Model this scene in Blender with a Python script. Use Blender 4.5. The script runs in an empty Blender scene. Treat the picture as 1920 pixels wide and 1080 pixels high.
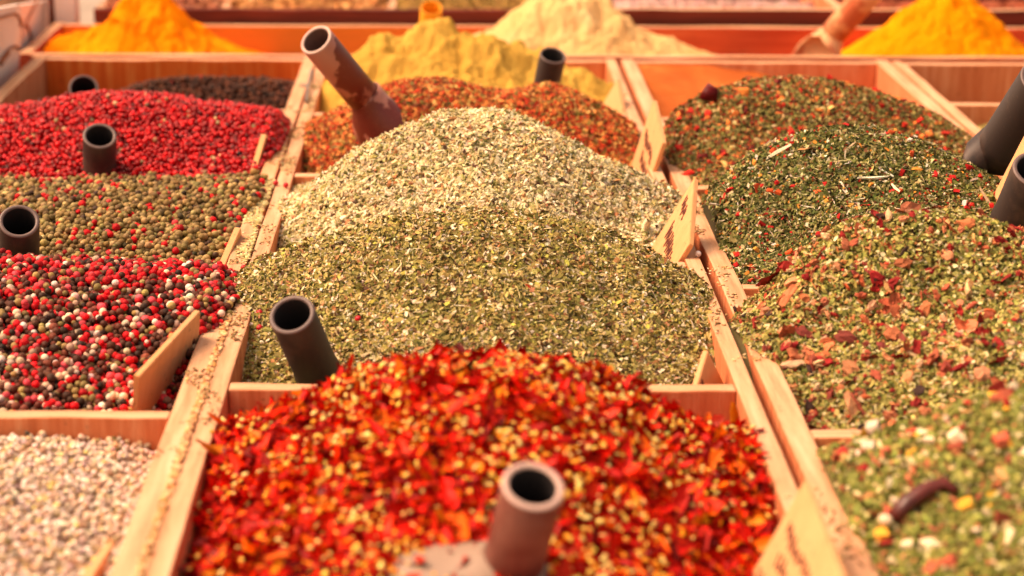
import bpy, bmesh, math, random
import numpy as np
from mathutils import Vector, Matrix
random.seed(7); RNG = np.random.default_rng(7)
S = bpy.context.scene; COL = S.collection
# ------------------------------------------------------------------ camera, sky, sun, exposure
TH = math.radians(17.2); ROLL = math.radians(0.2); F = 3733.0; H = 0.4275; CX, CY = 840.0, 540.0
cam = bpy.data.cameras.new('camera'); camo = bpy.data.objects.new('camera', cam); COL.objects.link(camo)
cam.sensor_width = 36; cam.lens = 36*F/1920; cam.shift_x = 120/1920; cam.clip_start = .05; cam.clip_end = 60
camo.matrix_world = Matrix.Translation((0, 0, H)) @ (Matrix.Rotation(math.pi/2-TH, 4, 'X') @ Matrix.Rotation(ROLL, 4, 'Z'))
cam.dof.use_dof = True; cam.dof.focus_distance = 1.47; cam.dof.aperture_fstop = 5.6; cam.dof.aperture_blades = 7
S.camera = camo
W = bpy.data.worlds.new('World'); S.world = W; W.use_nodes = True
SUN_EL, SUN_AZ = math.radians(56), math.radians(-85)      # azimuth measured from +Y (into the picture) towards +X
nt = W.node_tree; bg = nt.nodes['Background']; sky = nt.nodes.new('ShaderNodeTexSky'); sky.sky_type = 'NISHITA'
sky.sun_disc = False; sky.sun_elevation = SUN_EL; sky.sun_rotation = SUN_AZ; sky.air_density = 1.0; sky.dust_density = 4.0
tint = nt.nodes.new('ShaderNodeMix'); tint.data_type = 'RGBA'; tint.blend_type = 'MULTIPLY'; tint.inputs[0].default_value = 1
tint.inputs[7].default_value = (1.0, .64, .38, 1)           # daylight filtered by the stall's warm awning
nt.links.new(sky.outputs[0], tint.inputs[6]); nt.links.new(tint.outputs[2], bg.inputs[0]); bg.inputs[1].default_value = .15
sl = bpy.data.lights.new('sun', 'SUN'); sl.energy = 1.35; sl.angle = math.radians(40); sl.color = (1, .84, .66)
so = bpy.data.objects.new('sun', sl); COL.objects.link(so)
sd = Vector((math.sin(SUN_AZ)*math.cos(SUN_EL), math.cos(SUN_AZ)*math.cos(SUN_EL), math.sin(SUN_EL)))
so.rotation_euler = sd.to_track_quat('Z', 'Y').to_euler(); so.location = sd*3
S.view_settings.view_transform = 'Standard'; S.view_settings.look = 'None'; S.view_settings.gamma = 1
S.view_settings.exposure = 1.58
S.render.engine = 'CYCLES'; S.cycles.max_bounces = 6; S.cycles.diffuse_bounces = 4; S.cycles.glossy_bounces = 2
S.cycles.caustics_reflective = False; S.cycles.use_denoising = True
# ------------------------------------------------------------------ helpers
MW = camo.matrix_world.copy(); RM = MW.to_3x3()
def ray(px, py): return RM @ Vector(((px-CX)/F, -(py-CY)/F, -1))
def atY(px, py, Y):                         # the point at depth Y seen at this place of the photograph
    d = ray(px, py); t = Y/d.y; return Vector((d.x*t, Y, H+d.z*t))
def atZ(px, py, z=0):
    d = ray(px, py); t = (z-H)/d.z; return Vector((d.x*t, d.y*t, z))
def lin(c):
    c = np.asarray(c, float)/255; return np.where(c <= .04045, c/12.92, ((c+.055)/1.055)**2.4)
def tag(o, label=None, cat=None, group=None, kind=None):
    if label: o['label'] = label
    if cat: o['category'] = cat
    if group: o['group'] = group
    if kind: o['kind'] = kind
    return o
def empty(name, loc=(0, 0, 0)):
    o = bpy.data.objects.new(name, None); COL.objects.link(o); o.location = loc; o.empty_display_size = .02; return o
def link(name, me, mat=None, parent=None):
    o = bpy.data.objects.new(name, me); COL.objects.link(o)
    if mat is not None and not me.materials: me.materials.append(mat)
    if parent is not None:
        o.parent = parent; o.matrix_parent_inverse = Matrix.Translation(parent.location).inverted()
    return o
def npmesh(name, V, Fs, cols=None, smooth=True):
    """V (n,3); Fs = list of (m,k) index arrays with k = 3 or 4; cols (n,3) linear."""
    me = bpy.data.meshes.new(name)
    Fs = [f for f in Fs if len(f)]
    idx = np.concatenate([f.ravel() for f in Fs]).astype(np.int32)
    cnt = np.concatenate([np.full(len(f), f.shape[1]) for f in Fs])
    st = np.concatenate([[0], np.cumsum(cnt)[:-1]]).astype(np.int32)
    me.vertices.add(len(V)); me.vertices.foreach_set('co', np.ascontiguousarray(V, dtype=np.float32).ravel())
    me.loops.add(len(idx)); me.loops.foreach_set('vertex_index', idx)
    me.polygons.add(len(cnt)); me.polygons.foreach_set('loop_start', st)
    me.polygons.foreach_set('use_smooth', np.full(len(cnt), smooth))
    me.update(calc_edges=True)
    if cols is not None:
        a = me.attributes.new('col', 'FLOAT_COLOR', 'POINT')
        c = np.ones((len(V), 4), np.float32); c[:, :3] = np.clip(cols, 0, .95); a.data.foreach_set('color', c.ravel())
    return me
# value noise, vectorised
_T = RNG.random((256, 256))
def vnoise(x, y):
    xi = np.floor(x).astype(int); yi = np.floor(y).astype(int); fx = x-xi; fy = y-yi
    fx = fx*fx*(3-2*fx); fy = fy*fy*(3-2*fy); g = lambda a, b: _T[a & 255, b & 255]
    return ((g(xi, yi)*(1-fx)+g(xi+1, yi)*fx)*(1-fy)+(g(xi, yi+1)*(1-fx)+g(xi+1, yi+1)*fx)*fy)*2-1
def fbm(x, y, o=3):
    s = 0; a = 1
    for k in range(o): s = s+a*vnoise(x*2**k+17.3*k, y*2**k+5.1*k); a *= .5
    return s
# ------------------------------------------------------------------ materials
def newmat(name, rough=.7, spec=.3):
    m = bpy.data.materials.new(name); m.use_nodes = True; n = m.node_tree; b = n.nodes['Principled BSDF']
    b.inputs['Roughness'].default_value = rough; b.inputs['Specular IOR Level'].default_value = spec
    return m, n, b
def N(n, t, **kw):
    x = n.nodes.new(t)
    for k, v in kw.items(): setattr(x, k, v)
    return x
def ramp(n, stops, src):
    r = N(n, 'ShaderNodeValToRGB'); e = r.color_ramp.elements
    while len(e) < len(stops): e.new(.5)
    for i, (p, c) in enumerate(stops): e[i].position = p; e[i].color = (*lin(c), 1) if len(c) == 3 else c
    n.links.new(src, r.inputs[0]); return r
def noise(n, scale, detail=3, sx=(1, 1, 1), rough=.6):
    tc = N(n, 'ShaderNodeTexCoord'); mp = N(n, 'ShaderNodeMapping'); mp.inputs['Scale'].default_value = sx
    no = N(n, 'ShaderNodeTexNoise'); no.inputs['Scale'].default_value = scale; no.inputs['Detail'].default_value = detail
    no.inputs['Roughness'].default_value = rough
    n.links.new(tc.outputs['Object'], mp.inputs[0]); n.links.new(mp.outputs[0], no.inputs[0]); return no
def mixc(n, fac, a, b, mode='MIX'):
    x = N(n, 'ShaderNodeMix', data_type='RGBA', blend_type=mode)
    for s, v in ((0, fac), (6, a), (7, b)):
        if hasattr(v, 'is_linked'): n.links.new(v, x.inputs[s])
        else: x.inputs[s].default_value = v if s == 0 else (*lin(v), 1)
    return x.outputs[2]
def bump(n, b, h, strength, dist):
    bp = N(n, 'ShaderNodeBump'); bp.inputs['Strength'].default_value = strength; bp.inputs['Distance'].default_value = dist
    n.links.new(h, bp.inputs['Height']); n.links.new(bp.outputs[0], b.inputs['Normal'])
def wood(name, dark, mid, pale, axis, stain, stain_amt=.5, rough=.7):
    m, n, b = newmat(name, rough, .25)
    st = {'X': (1, 14, 14), 'Y': (14, 1, 14), 'Z': (14, 14, 1)}[axis]
    g = noise(n, 9, 5, st, .65); c = ramp(n, [(.32, dark), (.5, mid), (.68, pale)], g.outputs[0]).outputs[0]
    big = noise(n, 7, 3, (1, 1, 1)); sr = ramp(n, [(.48, (0, 0, 0)), (.66, (255, 255, 255))], big.outputs[0])
    mu = N(n, 'ShaderNodeMath', operation='MULTIPLY'); mu.inputs[1].default_value = stain_amt; n.links.new(sr.outputs[0], mu.inputs[0])
    c = mixc(n, mu.outputs[0], c, stain)
    sp = noise(n, 160, 2, (1, 1, 1)); sr2 = ramp(n, [(.66, (0, 0, 0)), (.74, (190, 190, 190))], sp.outputs[0])
    c = mixc(n, sr2.outputs[0], c, (96, 58, 34))
    n.links.new(c, b.inputs['Base Color'])
    f = noise(n, 60, 4, st, .7); bump(n, b, f.outputs[0], .5, .0012); return m
EDGE = {a: wood('worn_pale_board_edge_'+a, (170, 122, 88), (196, 150, 114), (210, 170, 136), a, (196, 134, 88)) for a in 'XY'}
FACE = {a: wood('stained_orange_board_'+a, (178, 98, 58), (198, 120, 78), (212, 148, 106), 'Z', (186, 94, 52), .5) for a in 'XY'}
REDF = wood('red_brown_board', (146, 54, 30), (172, 74, 42), (190, 96, 58), 'X', (180, 84, 40), .6)
LBACK = wood('spice_stained_orange_board', (192, 72, 12), (208, 96, 26), (220, 134, 66), 'Z', (196, 76, 10), .7)
STAINED = wood('back_board', (164, 58, 30), (184, 76, 40), (198, 96, 56), 'X', (176, 68, 36), .7)
n_ = STAINED.node_tree; tc_ = N(n_, 'ShaderNodeTexCoord'); sx_ = N(n_, 'ShaderNodeSeparateXYZ'); n_.links.new(tc_.outputs['Object'], sx_.inputs[0])
mr_ = N(n_, 'ShaderNodeMapRange'); mr_.inputs[1].default_value = -.10; mr_.inputs[2].default_value = .10; mr_.inputs[3].default_value = .85; mr_.inputs[4].default_value = 0; n_.links.new(sx_.outputs[0], mr_.inputs[0])
b_ = n_.nodes['Principled BSDF']; src_ = b_.inputs['Base Color'].links[0].from_socket; n_.links.new(mixc(n_, mr_.outputs[0], src_, (212, 126, 36)), b_.inputs['Base Color'])
DARKF = wood('dark_brown_board', (74, 26, 14), (96, 34, 20), (118, 46, 26), 'X', (84, 28, 16), .5)
PALE = wood('pale_plywood', (204, 148, 100), (210, 155, 107), (217, 163, 115), 'Z', (222, 160, 96), .4, .6)
def grainmat(name, rough=.75, spec=.25, bumpy=0, trans=0):
    m, n, b = newmat(name, rough, spec)
    a = N(n, 'ShaderNodeAttribute', attribute_name='col'); no = noise(n, 900, 2)
    r = ramp(n, [(.3, (205, 205, 205)), (.7, (255, 255, 255))], no.outputs[0])
    n.links.new(mixc(n, 1.0, a.outputs[0], r.outputs[0], 'MULTIPLY'), b.inputs['Base Color'])
    if bumpy: q = noise(n, 700, 3); bump(n, b, q.outputs[0], bumpy, .0008)
    if trans:
        b.inputs['Subsurface Weight'].default_value = trans; b.inputs['Subsurface Scale'].default_value = .002
        b.inputs['Subsurface Radius'].default_value = (1, .3, .15)
    return m
M_HERB = grainmat('dried_herb', .8, .2)
M_PEP = grainmat('peppercorn_skin', .55, .16, .8)
M_PINK = grainmat('pink_pepper_skin', .34, .28, .4)
M_CHILI = grainmat('chili_skin', .42, .12, .35)
def powder(name, stops, sc=16):
    m, n, b = newmat(name, .95, .05)
    g = noise(n, sc, 5, (1, 1, 1), .6); n.links.new(ramp(n, stops, g.outputs[0]).outputs[0], b.inputs['Base Color'])
    f = noise(n, 240, 5, (1, 1, 1), .7); bump(n, b, f.outputs[0], .6, .0025); return m
def plastic(name, base, dust, lo=.55, hi=.62, rough=.4, sc=26, dsc=None):
    m, n, b = newmat(name, rough, .4); g = noise(n, sc, 4); fc = ramp(n, [(lo, (0, 0, 0)), (hi, (235, 235, 235))], g.outputs[0])
    c = mixc(n, fc.outputs[0], base, dust); s = noise(n, 420, 2); fs = ramp(n, [(.62, (0, 0, 0)), (.72, (110, 110, 110))], s.outputs[0])
    c = mixc(n, fs.outputs[0], c, dust); n.links.new(c, b.inputs['Base Color'])
    bump(n, b, noise(n, 90, 3).outputs[0], .15, .001); return m
BLACK = plastic('black_plastic', (44, 34, 33), (98, 76, 66), .52, .8, .45)
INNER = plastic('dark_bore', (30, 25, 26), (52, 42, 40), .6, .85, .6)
RIM = plastic('grey_cut_rim', (92, 76, 74), (120, 98, 90), .5, .8, .5)
BROWN = plastic('brown_worn_plastic', (96, 36, 28), (168, 112, 98), .50, .53, .42, 20)
BRIM = plastic('dusty_rim', (178, 150, 140), (196, 168, 156), .4, .8, .6)
TANP = plastic('tan_worn_plastic', (136, 114, 98), (124, 98, 82), .45, .9, .55)
FBROWN = plastic('red_dusted_brown_plastic', (96, 46, 38), (136, 92, 80), .46, .7, .5, 24)
WSC = plastic('powdered_scoop', (176, 92, 56), (216, 164, 116), .44, .56, .8)
YEL = plastic('turmeric_coated_plastic', (226, 150, 20), (190, 110, 20), .5, .8, .7)
CREAM = plastic('cream_dusted_plastic', (206, 156, 112), (170, 84, 52), .56, .62, .8)
INK = newmat('burnt_lettering', .8, .1)[0]; INK.node_tree.nodes['Principled BSDF'].inputs['Base Color'].default_value = (*lin((92, 50, 44)), 1)
BROWNPAINT = newmat('brown_paint', .6, .3)[0]; BROWNPAINT.node_tree.nodes['Principled BSDF'].inputs['Base Color'].default_value = (*lin((160, 92, 56)), 1)
WHITE = plastic('cream_white_enamel', (232, 216, 206), (222, 196, 170), .5, .8, .5, 12)
# ------------------------------------------------------------------ boards
def box_mesh(name, x0, x1, y0, y1, z0, z1, bev=.0012):
    bm = bmesh.new(); bmesh.ops.create_cube(bm, size=1)
    for v in bm.verts: v.co = Vector((x0 if v.co.x < 0 else x1, y0 if v.co.y < 0 else y1, z0 if v.co.z < 0 else z1))
    if bev: bmesh.ops.bevel(bm, geom=bm.edges[:], offset=bev, segments=2, affect='EDGES', profile=.6)
    for f in bm.faces: f.material_index = 0 if f.normal.z > .3 else 1
    me = bpy.data.meshes.new(name); bm.to_mesh(me); bm.free(); return me
def board(name, x0, x1, y0, y1, z0, z1, top, side, parent, wob=.0006):
    # worn: subdivide lengthwise and nudge the edge a little
    me = box_mesh(name, x0, x1, y0, y1, z0, z1); me.materials.append(top); me.materials.append(side)
    bm = bmesh.new(); bm.from_mesh(me)
    L = 'y' if (y1-y0) > (x1-x0) else 'x'
    es = [e for e in bm.edges if abs(getattr(e.verts[0].co, L)-getattr(e.verts[1].co, L)) > .05]
    bmesh.ops.subdivide_edges(bm, edges=es, cuts=24, use_grid_fill=True)
    for v in bm.verts:
        q = getattr(v.co, L)*30; s = 7.7*(x0+y0)
        v.co.z += wob*float(fbm(np.array(q+s), np.array(v.co.x*40 if L == 'y' else v.co.y*40), 3))
        if L == 'y': v.co.x += wob*.7*float(vnoise(np.array(q*1.7+s), np.array(3.3)))
        else: v.co.y += wob*.7*float(vnoise(np.array(q*1.7+s), np.array(3.3)))
    bm.to_mesh(me); bm.free(); return link(name, me, None, parent)
TABLE_Z = -.098
def tray(name, label, xi0, xi1, xo0, xo1, ys, top=None, side=None, back=None, z=0., front_open=False, group='wooden spice trays side by side'):
    """ys = far edges of the cross boards from front to back"""
    r = empty(name, ((xo0+xo1)/2, (ys[0]+ys[-1])/2, TABLE_Z)); tag(r, label, 'tray', group)
    side = side or FACE['Y']; sx = side if side is REDF else FACE['X']
    eY = top or EDGE['Y']; eX = top or EDGE['X']; t = .013; b = z-.092
    y0, y1 = ys[0]-t, ys[-1]+.002
    board('side_wall', xo0, xi0, y0, y1, b, z, eY, side, r); board('side_wall', xi1, xo1, y0, y1, b, z, eY, side, r)
    for k, y in enumerate(ys):
        nm = 'front_wall' if k == 0 else ('back_wall' if k == len(ys)-1 else 'divider')
        board(nm, xi0+.0004, xi1-.0004, y-t, y, b+.001, z-.0012, eX, back if back and nm == 'back_wall' else sx, r)
    me = box_mesh('base', xi0+.001, xi1-.001, y0+t+.001, y1-.016, b+.001, b+.007, 0); me.materials.append(side); me.materials.append(side)
    link('base', me, None, r); return r
YL = [.8405, 1.131, 1.4215, 1.712, 2.0025, 2.283]
YM = [.84, 1.1815, 1.456, 1.731, 1.985, 2.28]
YR = [.81, 1.103, 1.397, 1.691, 1.972, 2.278]
YF = [1.50, 1.775, 2.045, 2.272]
XL = (-.4655, -.1672); XM = (-.1374, .1808); XR = (.2144, .4928); XF = (.5228, .80)
tray('spice_tray', 'long wooden tray at far left holding the peppercorn heaps and white seeds', *XL, -.480, -.1530, YL, back=LBACK)
tray('spice_tray', 'long wooden middle tray holding chili flakes, green herbs and mustard yellow powder', *XM, -.1505, .1925, YM)
tray('spice_tray', 'long wooden tray right of centre holding green herb mixes and brown powder', *XR, .1990, .5075, YR)
tray('spice_tray', 'wooden tray at the right edge, partly filled with pale hay-like herb', *XF, .5110, .815, YF)
tray('spice_tray', 'shallow red-stained tray across the back under turmeric, cream and yellow powder heaps', -.489, .90, -.502, .913, [2.312, 2.515], side=REDF, back=STAINED, group='trays at the back of the stall')
# raised tray row behind
def back_row(label, x0, x1, cuts, top, zt=.0165):
    r = empty('raised_tray', ((x0+x1)/2, 2.66, TABLE_Z)); tag(r, label, 'tray', 'raised trays at the very back')
    board('front_wall', x0, x1, 2.522, 2.534, zt-.10, zt, top, DARKF, r)
    board('back_wall', x0, x1, 2.80, 2.812, zt-.10, zt, top, DARKF, r)
    for c in [x0+.006]+cuts+[x1-.006]: board('divider', c-.006, c+.006, 2.5345, 2.7995, zt-.10, zt-.001, EDGE['Y'], FACE['Y'], r)
    link('base', box_mesh('base', x0+.001, x1-.001, 2.5345, 2.7995, zt-.1, zt-.09, 0), FACE['Y'], r)
back_row('raised dark brown tray at the back left holding nuts and dried herbs', -.452, .125, [-.287, -.075], DARKF)
back_row('raised dark brown tray at the back right with a pale top edge', .128, .92, [.5], EDGE['X'], .0185)
# ------------------------------------------------------------------ table and ground
t = empty('stall_table', (.15, 1.8, -.12)); tag(t, 'brown wooden stall table under all the spice trays', 'table')
for k in range(12):
    me = box_mesh('plank', -.75, 1.05, .62+.19*k, .62+.19*k+.187, -.125, TABLE_Z-.0005); me.materials.append(DARKF); me.materials.append(DARKF); link('plank', me, None, t)
for x in (-.7, 1.0):
    for y in (.68, 2.82):
        me = box_mesh('leg', x-.03, x+.03, y-.03, y+.03, -.9, -.1255); me.materials.append(DARKF); me.materials.append(DARKF); link('leg', me, None, t)
m, n, b = newmat('paving', .9); n.links.new(ramp(n, [(.35, (120, 108, 98)), (.7, (165, 150, 136))], noise(n, 6, 6).outputs[0]).outputs[0], b.inputs['Base Color'])
V = np.array([(-30, -30, -.9), (30, -30, -.9), (30, 30, -.9), (-30, 30, -.9)]); tag(link('ground', npmesh('ground', V, [np.array([[0, 1, 2, 3]])]), m), kind='structure')
# ------------------------------------------------------------------ heap surfaces
class Heap:
    def __init__(s, x, y, rows, lump=.002, lsc=28, slope=.75, lim=(.0135, .0135, .0, .0), seed=0.):
        s.x0, s.x1 = x; s.y0, s.y1 = y; s.lump, s.lsc, s.slope, s.lim, s.seed = lump, lsc, slope, lim, seed
        s.n = 64; xs = np.linspace(s.x0, s.x1, s.n); R = []
        for Y, kind, pts in rows:
            if kind == 'p': q = [atY(a, c, Y) for a, c in pts]; P = np.array([(v.x, v.z) for v in q])
            else: P = np.array([(s.x0+(s.x1-s.x0)*u, z) for u, z in pts])
            z = np.interp(xs, P[:, 0], P[:, 1])
            k = np.ones(7)/7; z = np.convolve(np.pad(z, 3, mode='edge'), k, 'valid'); R.append((Y, z))
        R.sort(key=lambda r: r[0]); Ys = np.array([r[0] for r in R]); Z = np.array([r[1] for r in R])
        s.ys = np.linspace(s.y0, s.y1, s.n); T = np.zeros((s.n, s.n))
        D = np.gradient(Z, Ys, axis=0) if len(Ys) > 1 else Z*0
        for i, y in enumerate(s.ys):
            y = min(max(y, Ys[0]), Ys[-1]); j = min(max(np.searchsorted(Ys, y)-1, 0), len(Ys)-2); h = Ys[j+1]-Ys[j]; q = (y-Ys[j])/h
            T[i] = (2*q**3-3*q*q+1)*Z[j]+(q**3-2*q*q+q)*h*D[j]+(3*q*q-2*q**3)*Z[j+1]+(q**3-q*q)*h*D[j+1]
        s.T = T
    def z(s, X, Y):
        Xc = np.clip(X, s.x0, s.x1); Yc = np.clip(Y, s.y0, s.y1)
        u = (Xc-s.x0)/(s.x1-s.x0)*(s.n-1); v = (Yc-s.y0)/(s.y1-s.y0)*(s.n-1)
        i = np.minimum(u.astype(int), s.n-2); j = np.minimum(v.astype(int), s.n-2); a = u-i; c = v-j
        T = s.T; z = (T[j, i]*(1-a)+T[j, i+1]*a)*(1-c)+(T[j+1, i]*(1-a)+T[j+1, i+1]*a)*c
        z = z+s.lump*fbm(X*s.lsc+s.seed, Y*s.lsc+s.seed*1.7, 3)
        dx = X-Xc; dy = Y-Yc; l = s.lim; L = np.where(dx < 0, l[0], l[1]); Lq = np.where(dy < 0, l[2], l[3])
        kx = np.maximum(s.slope, (z+.003)/np.maximum(L, .004)); ky = np.maximum(s.slope, (z+.003)/np.maximum(Lq, .004))
        return z-kx*np.abs(dx)-ky*np.abs(dy)
    def nrm(s, X, Y, e=.003):
        gx = (s.z(X+e, Y)-s.z(X-e, Y))/(2*e); gy = (s.z(X, Y+e)-s.z(X, Y-e))/(2*e)
        n = np.stack([-gx, -gy, np.ones_like(gx)], 1); return n/np.linalg.norm(n, axis=1)[:, None]
    def pts(s, n, inner=False):
        l = (0, 0, 0, 0) if inner else s.lim
        X = RNG.uniform(s.x0-l[0]+.001, s.x1+l[1]-.001, n); Y = RNG.uniform(s.y0-l[2]+.0005, s.y1+l[3]-.0005, n)
        z = s.z(X, Y); out = (X < s.x0) | (X > s.x1) | (Y < s.y0) | (Y > s.y1)
        k = ~out | (z > -.0015); return X[k], Y[k], np.where(out[k], np.maximum(z[k], .0006), z[k])
    def surface(s, col, res=90, drop=.0012):
        l = s.lim; xs = np.linspace(s.x0-l[0], s.x1+l[1], res); ys = np.linspace(s.y0-l[2], s.y1+l[3], res)
        X, Y = np.meshgrid(xs, ys); z = s.z(X.ravel(), Y.ravel())-drop
        V = np.stack([X.ravel(), Y.ravel(), z], 1)
        g = np.arange(res*res).reshape(res, res); Fq = np.stack([g[:-1, :-1], g[:-1, 1:], g[1:, 1:], g[1:, :-1]], -1).reshape(-1, 4)
        # skirt down into the tray
        ring = np.concatenate([g[0, :], g[1:, -1], g[-1, -2::-1], g[-2:0:-1, 0]]); low = V[ring].copy(); m = len(ring)
        low[:, 0] = np.clip(low[:, 0], s.x0+.0015, s.x1-.0015); low[:, 1] = np.clip(low[:, 1], s.y0+.0015, s.y1-.0015); low[:, 2] = -.084
        a = np.arange(m); b2 = (a+1) % m; Fk = np.stack([ring[a], len(V)+a, len(V)+b2, ring[b2]], 1)
        V = np.concatenate([V, low]); c = np.tile(lin(col), (len(V), 1)); return V, [np.concatenate([Fq, Fk])], c
# grain prototypes -------------------------------------------------
def proto_flake():                            # folded leaf, 6 verts 2 quads
    return np.array([(-.5, -.32, 0), (.05, -.5, .02), (.5, -.1, .1), (.45, .25, .12), (0, .5, .0), (-.5, .2, .04)]), np.array([[0, 1, 4, 5], [1, 2, 3, 4]])
def proto_leaf():
    return np.array([(-.5, 0, .05), (-.15, -.42, 0), (.25, -.38, .02), (.5, 0, .15), (.2, .4, .02), (-.2, .36, 0)]), np.array([[0, 1, 4, 5], [1, 2, 3, 4]])
def proto_chip():                             # irregular solid chip
    return (np.array([(-.5, -.4, -.3), (.5, -.5, -.35), (.4, .5, -.3), (-.45, .4, -.35), (-.4, -.3, .35), (.35, -.35, .3), (.3, .3, .42), (-.3, .35, .3)]),
            np.array([[0, 3, 2, 1], [4, 5, 6, 7], [0, 1, 5, 4], [1, 2, 6, 5], [2, 3, 7, 6], [3, 0, 4, 7]]))
def proto_stick():                            # bent twig
    V = []
    for x, r, o in ((-.5, .35, .25), (0, .5, -.1), (.5, .3, .2)):
        for k in range(3): V.append((x, r*math.cos(k*2.094)+o, r*math.sin(k*2.094)))
    Fq = [[i*3+k, i*3+(k+1) % 3, i*3+3+(k+1) % 3, i*3+3+k] for i in (0, 1) for k in range(3)]
    return np.array(V), np.array(Fq)
def proto_curl(nu=6, nv=4, curl=1.5):         # curled chili skin
    V = []
    for i in range(nu):
        u = i/(nu-1)-.5; w = .5*(1-abs(2*u)**2.2*.75)
        for j in range(nv):
            v = (j/(nv-1)-.5)*2; a = v*curl*.7; V.append((u, w*math.sin(a)/curl*1.3, .35*w*(1-math.cos(a))+.25*u*u+.05*math.sin(9*u+2*v)))
    g = np.arange(nu*nv).reshape(nu, nv); return np.array(V), np.stack([g[:-1, :-1], g[1:, :-1], g[1:, 1:], g[:-1, 1:]], -1).reshape(-1, 4)
def proto_ico(sub=2):
    bm = bmesh.new(); bmesh.ops.create_icosphere(bm, subdivisions=sub, radius=.5)
    V = np.array([v.co[:] for v in bm.verts]); Fq = np.array([[v.index for v in f.verts] for f in bm.faces]); bm.free(); return V, Fq
def place(proto, P, Nn, scale, cols, tilt=.5, jit=.12):
    """instances as plain geometry; P (n,3), Nn normals, scale (n,3)"""
    pv, pf = proto; n = len(P)
    nn = Nn+RNG.normal(0, tilt, (n, 3)); nn /= np.linalg.norm(nn, axis=1)[:, None]
    t = RNG.normal(0, 1, (n, 3)); t -= (t*nn).sum(1)[:, None]*nn; t /= np.linalg.norm(t, axis=1)[:, None]; b = np.cross(nn, t)
    L = pv[None]*(1+0*scale[:, None, :]); L = L+RNG.normal(0, jit, (n, len(pv), 3))*.5*(jit > 0); L = L*scale[:, None, :]
    Vw = P[:, None, :]+L[..., 0:1]*t[:, None]+L[..., 1:2]*b[:, None]+L[..., 2:3]*nn[:, None]
    Fw = (pf[None]+(np.arange(n)*len(pv))[:, None, None]).reshape(-1, pf.shape[1])
    C = np.repeat(cols, len(pv), axis=0); return Vw.reshape(-1, 3), Fw, C
def pick(pal, n, var=.14, w=None):
    C = np.array([lin(p[0]) for p in pal]); q = np.array([p[1] for p in pal], float)
    if w is None: i = RNG.choice(len(pal), n, p=q/q.sum())
    else:
        W_ = q[None]*w; cs = np.cumsum(W_, 1); i = (RNG.random(n)[:, None]*cs[:, -1:] > cs).sum(1)
    return C[i]*(1+RNG.normal(0, var, (n, 1)))*(1+RNG.normal(0, .05, (n, 3)))
class Build:
    def __init__(s): s.V, s.F, s.C, s.n = [], [], [], 0
    def add(s, V, Fs, C):
        for f in (Fs if isinstance(Fs, list) else [Fs]): s.F.append(f+s.n)
        s.V.append(V); s.C.append(C); s.n += len(V)
    def mesh(s, name, smooth=True):
        return npmesh(name, np.concatenate(s.V), [np.concatenate([f for f in s.F if f.shape[1] == k]) if any(f.shape[1] == k for f in s.F) else np.zeros((0, k), int) for k in (3, 4)], np.concatenate(s.C), smooth)
def herbs(hp, name, label, cat, base, layers, mat=None):
    """layers: (proto, count, (l,w,t) mm, spread, palette, tilt, lift mm[, patch])"""
    B = Build(); B.add(*hp.surface(base))
    for L in layers:
        proto, cnt, sz, spr, pal, tilt, lift = L[:7]
        X, Y, Z = hp.pts(cnt)
        if len(L) > 7 and L[7] is not None:
            k = RNG.random(len(X)) < L[7](X, Y); X, Y, Z = X[k], Y[k], Z[k]
        n = len(X); nn = hp.nrm(X, Y); s = np.exp(np.clip(RNG.normal(0, spr, (n, 1)), -2*spr, 1.35*spr))*np.array(sz)[None]/1000*np.exp(np.clip(RNG.normal(0, .2, (n, 3)), -.4, .3))
        P = np.stack([X, Y, Z], 1)+nn*(RNG.uniform(-.3, 1, n)*lift/1000)[:, None]
        B.add(*place(proto, P, nn, s, pick(pal, n)*(1+.16*fbm(X*32+hp.seed, Y*32, 3))[:, None], tilt))
    return tag(link(name, B.mesh(name, False), mat or M_HERB), label, cat, 'loose spices heaped in the trays', 'stuff')
def corns(hp, name, label, cat, base, pal, d=.0048, sub=2, mat=None, layers=2, extra=None, flat=1., jit=.0, skip=None):
    B = Build(); B.add(*hp.surface(base, drop=.003)); l = hp.lim
    for k in range(layers):
        sx, sy = d*1.04, d*.9
        gx = np.arange(hp.x0-l[0]+d*.4, hp.x1+l[1]-d*.3, sx); gy = np.arange(hp.y0-l[2]+d*.4, hp.y1+l[3]-d*.3, sy)
        X, Y = np.meshgrid(gx, gy); X = X+((np.arange(len(gy)) % 2)*.5*sx)[:, None]+k*sx*.45; Y = Y+k*sy*.5
        X = X.ravel()+RNG.normal(0, .17*d, X.size); Y = Y.ravel()+RNG.normal(0, .17*d, Y.size)
        Z = hp.z(X, Y); out = (X < hp.x0+.3*d) | (X > hp.x1-.3*d); yo = (Y < hp.y0) | (Y > hp.y1)
        keep = (~(out | yo) | (Z > .0)) & (X > hp.x0-l[0]) & (X < hp.x1+l[1]) & (RNG.random(X.size) < (.96 if k == 0 else .62))
        X, Y, Z = X[keep], Y[keep], Z[keep]; Z = np.where((out | yo)[keep], np.maximum(Z, d*.45), Z)
        n = len(X); s = np.repeat(np.clip(RNG.normal(d, d*.14, (n, 1)), d*.6, d*1.3), 3, 1)*np.array([1, 1, flat])*np.exp(RNG.normal(0, .05, (n, 3)))
        P = np.stack([X, Y, Z+(-.0006 if k == 0 else d*.42)+RNG.normal(0, .2*d, n)], 1); nn = hp.nrm(X, Y)
        w = extra(X, Y) if extra else None
        B.add(*place(proto_ico(sub), P, nn, s, pick(pal, n, .3, w), .6, jit))
    return tag(link(name, B.mesh(name), mat or M_PEP), label, cat, 'loose spices heaped in the trays', 'stuff')
CK = proto_ico(2); CK = (CK[0]*np.array([1.1, .95, .8])*(1+.22*np.sin(CK[0][:, :1]*19+CK[0][:, 1:2]*13+CK[0][:, 2:]*17)), CK[1])
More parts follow.
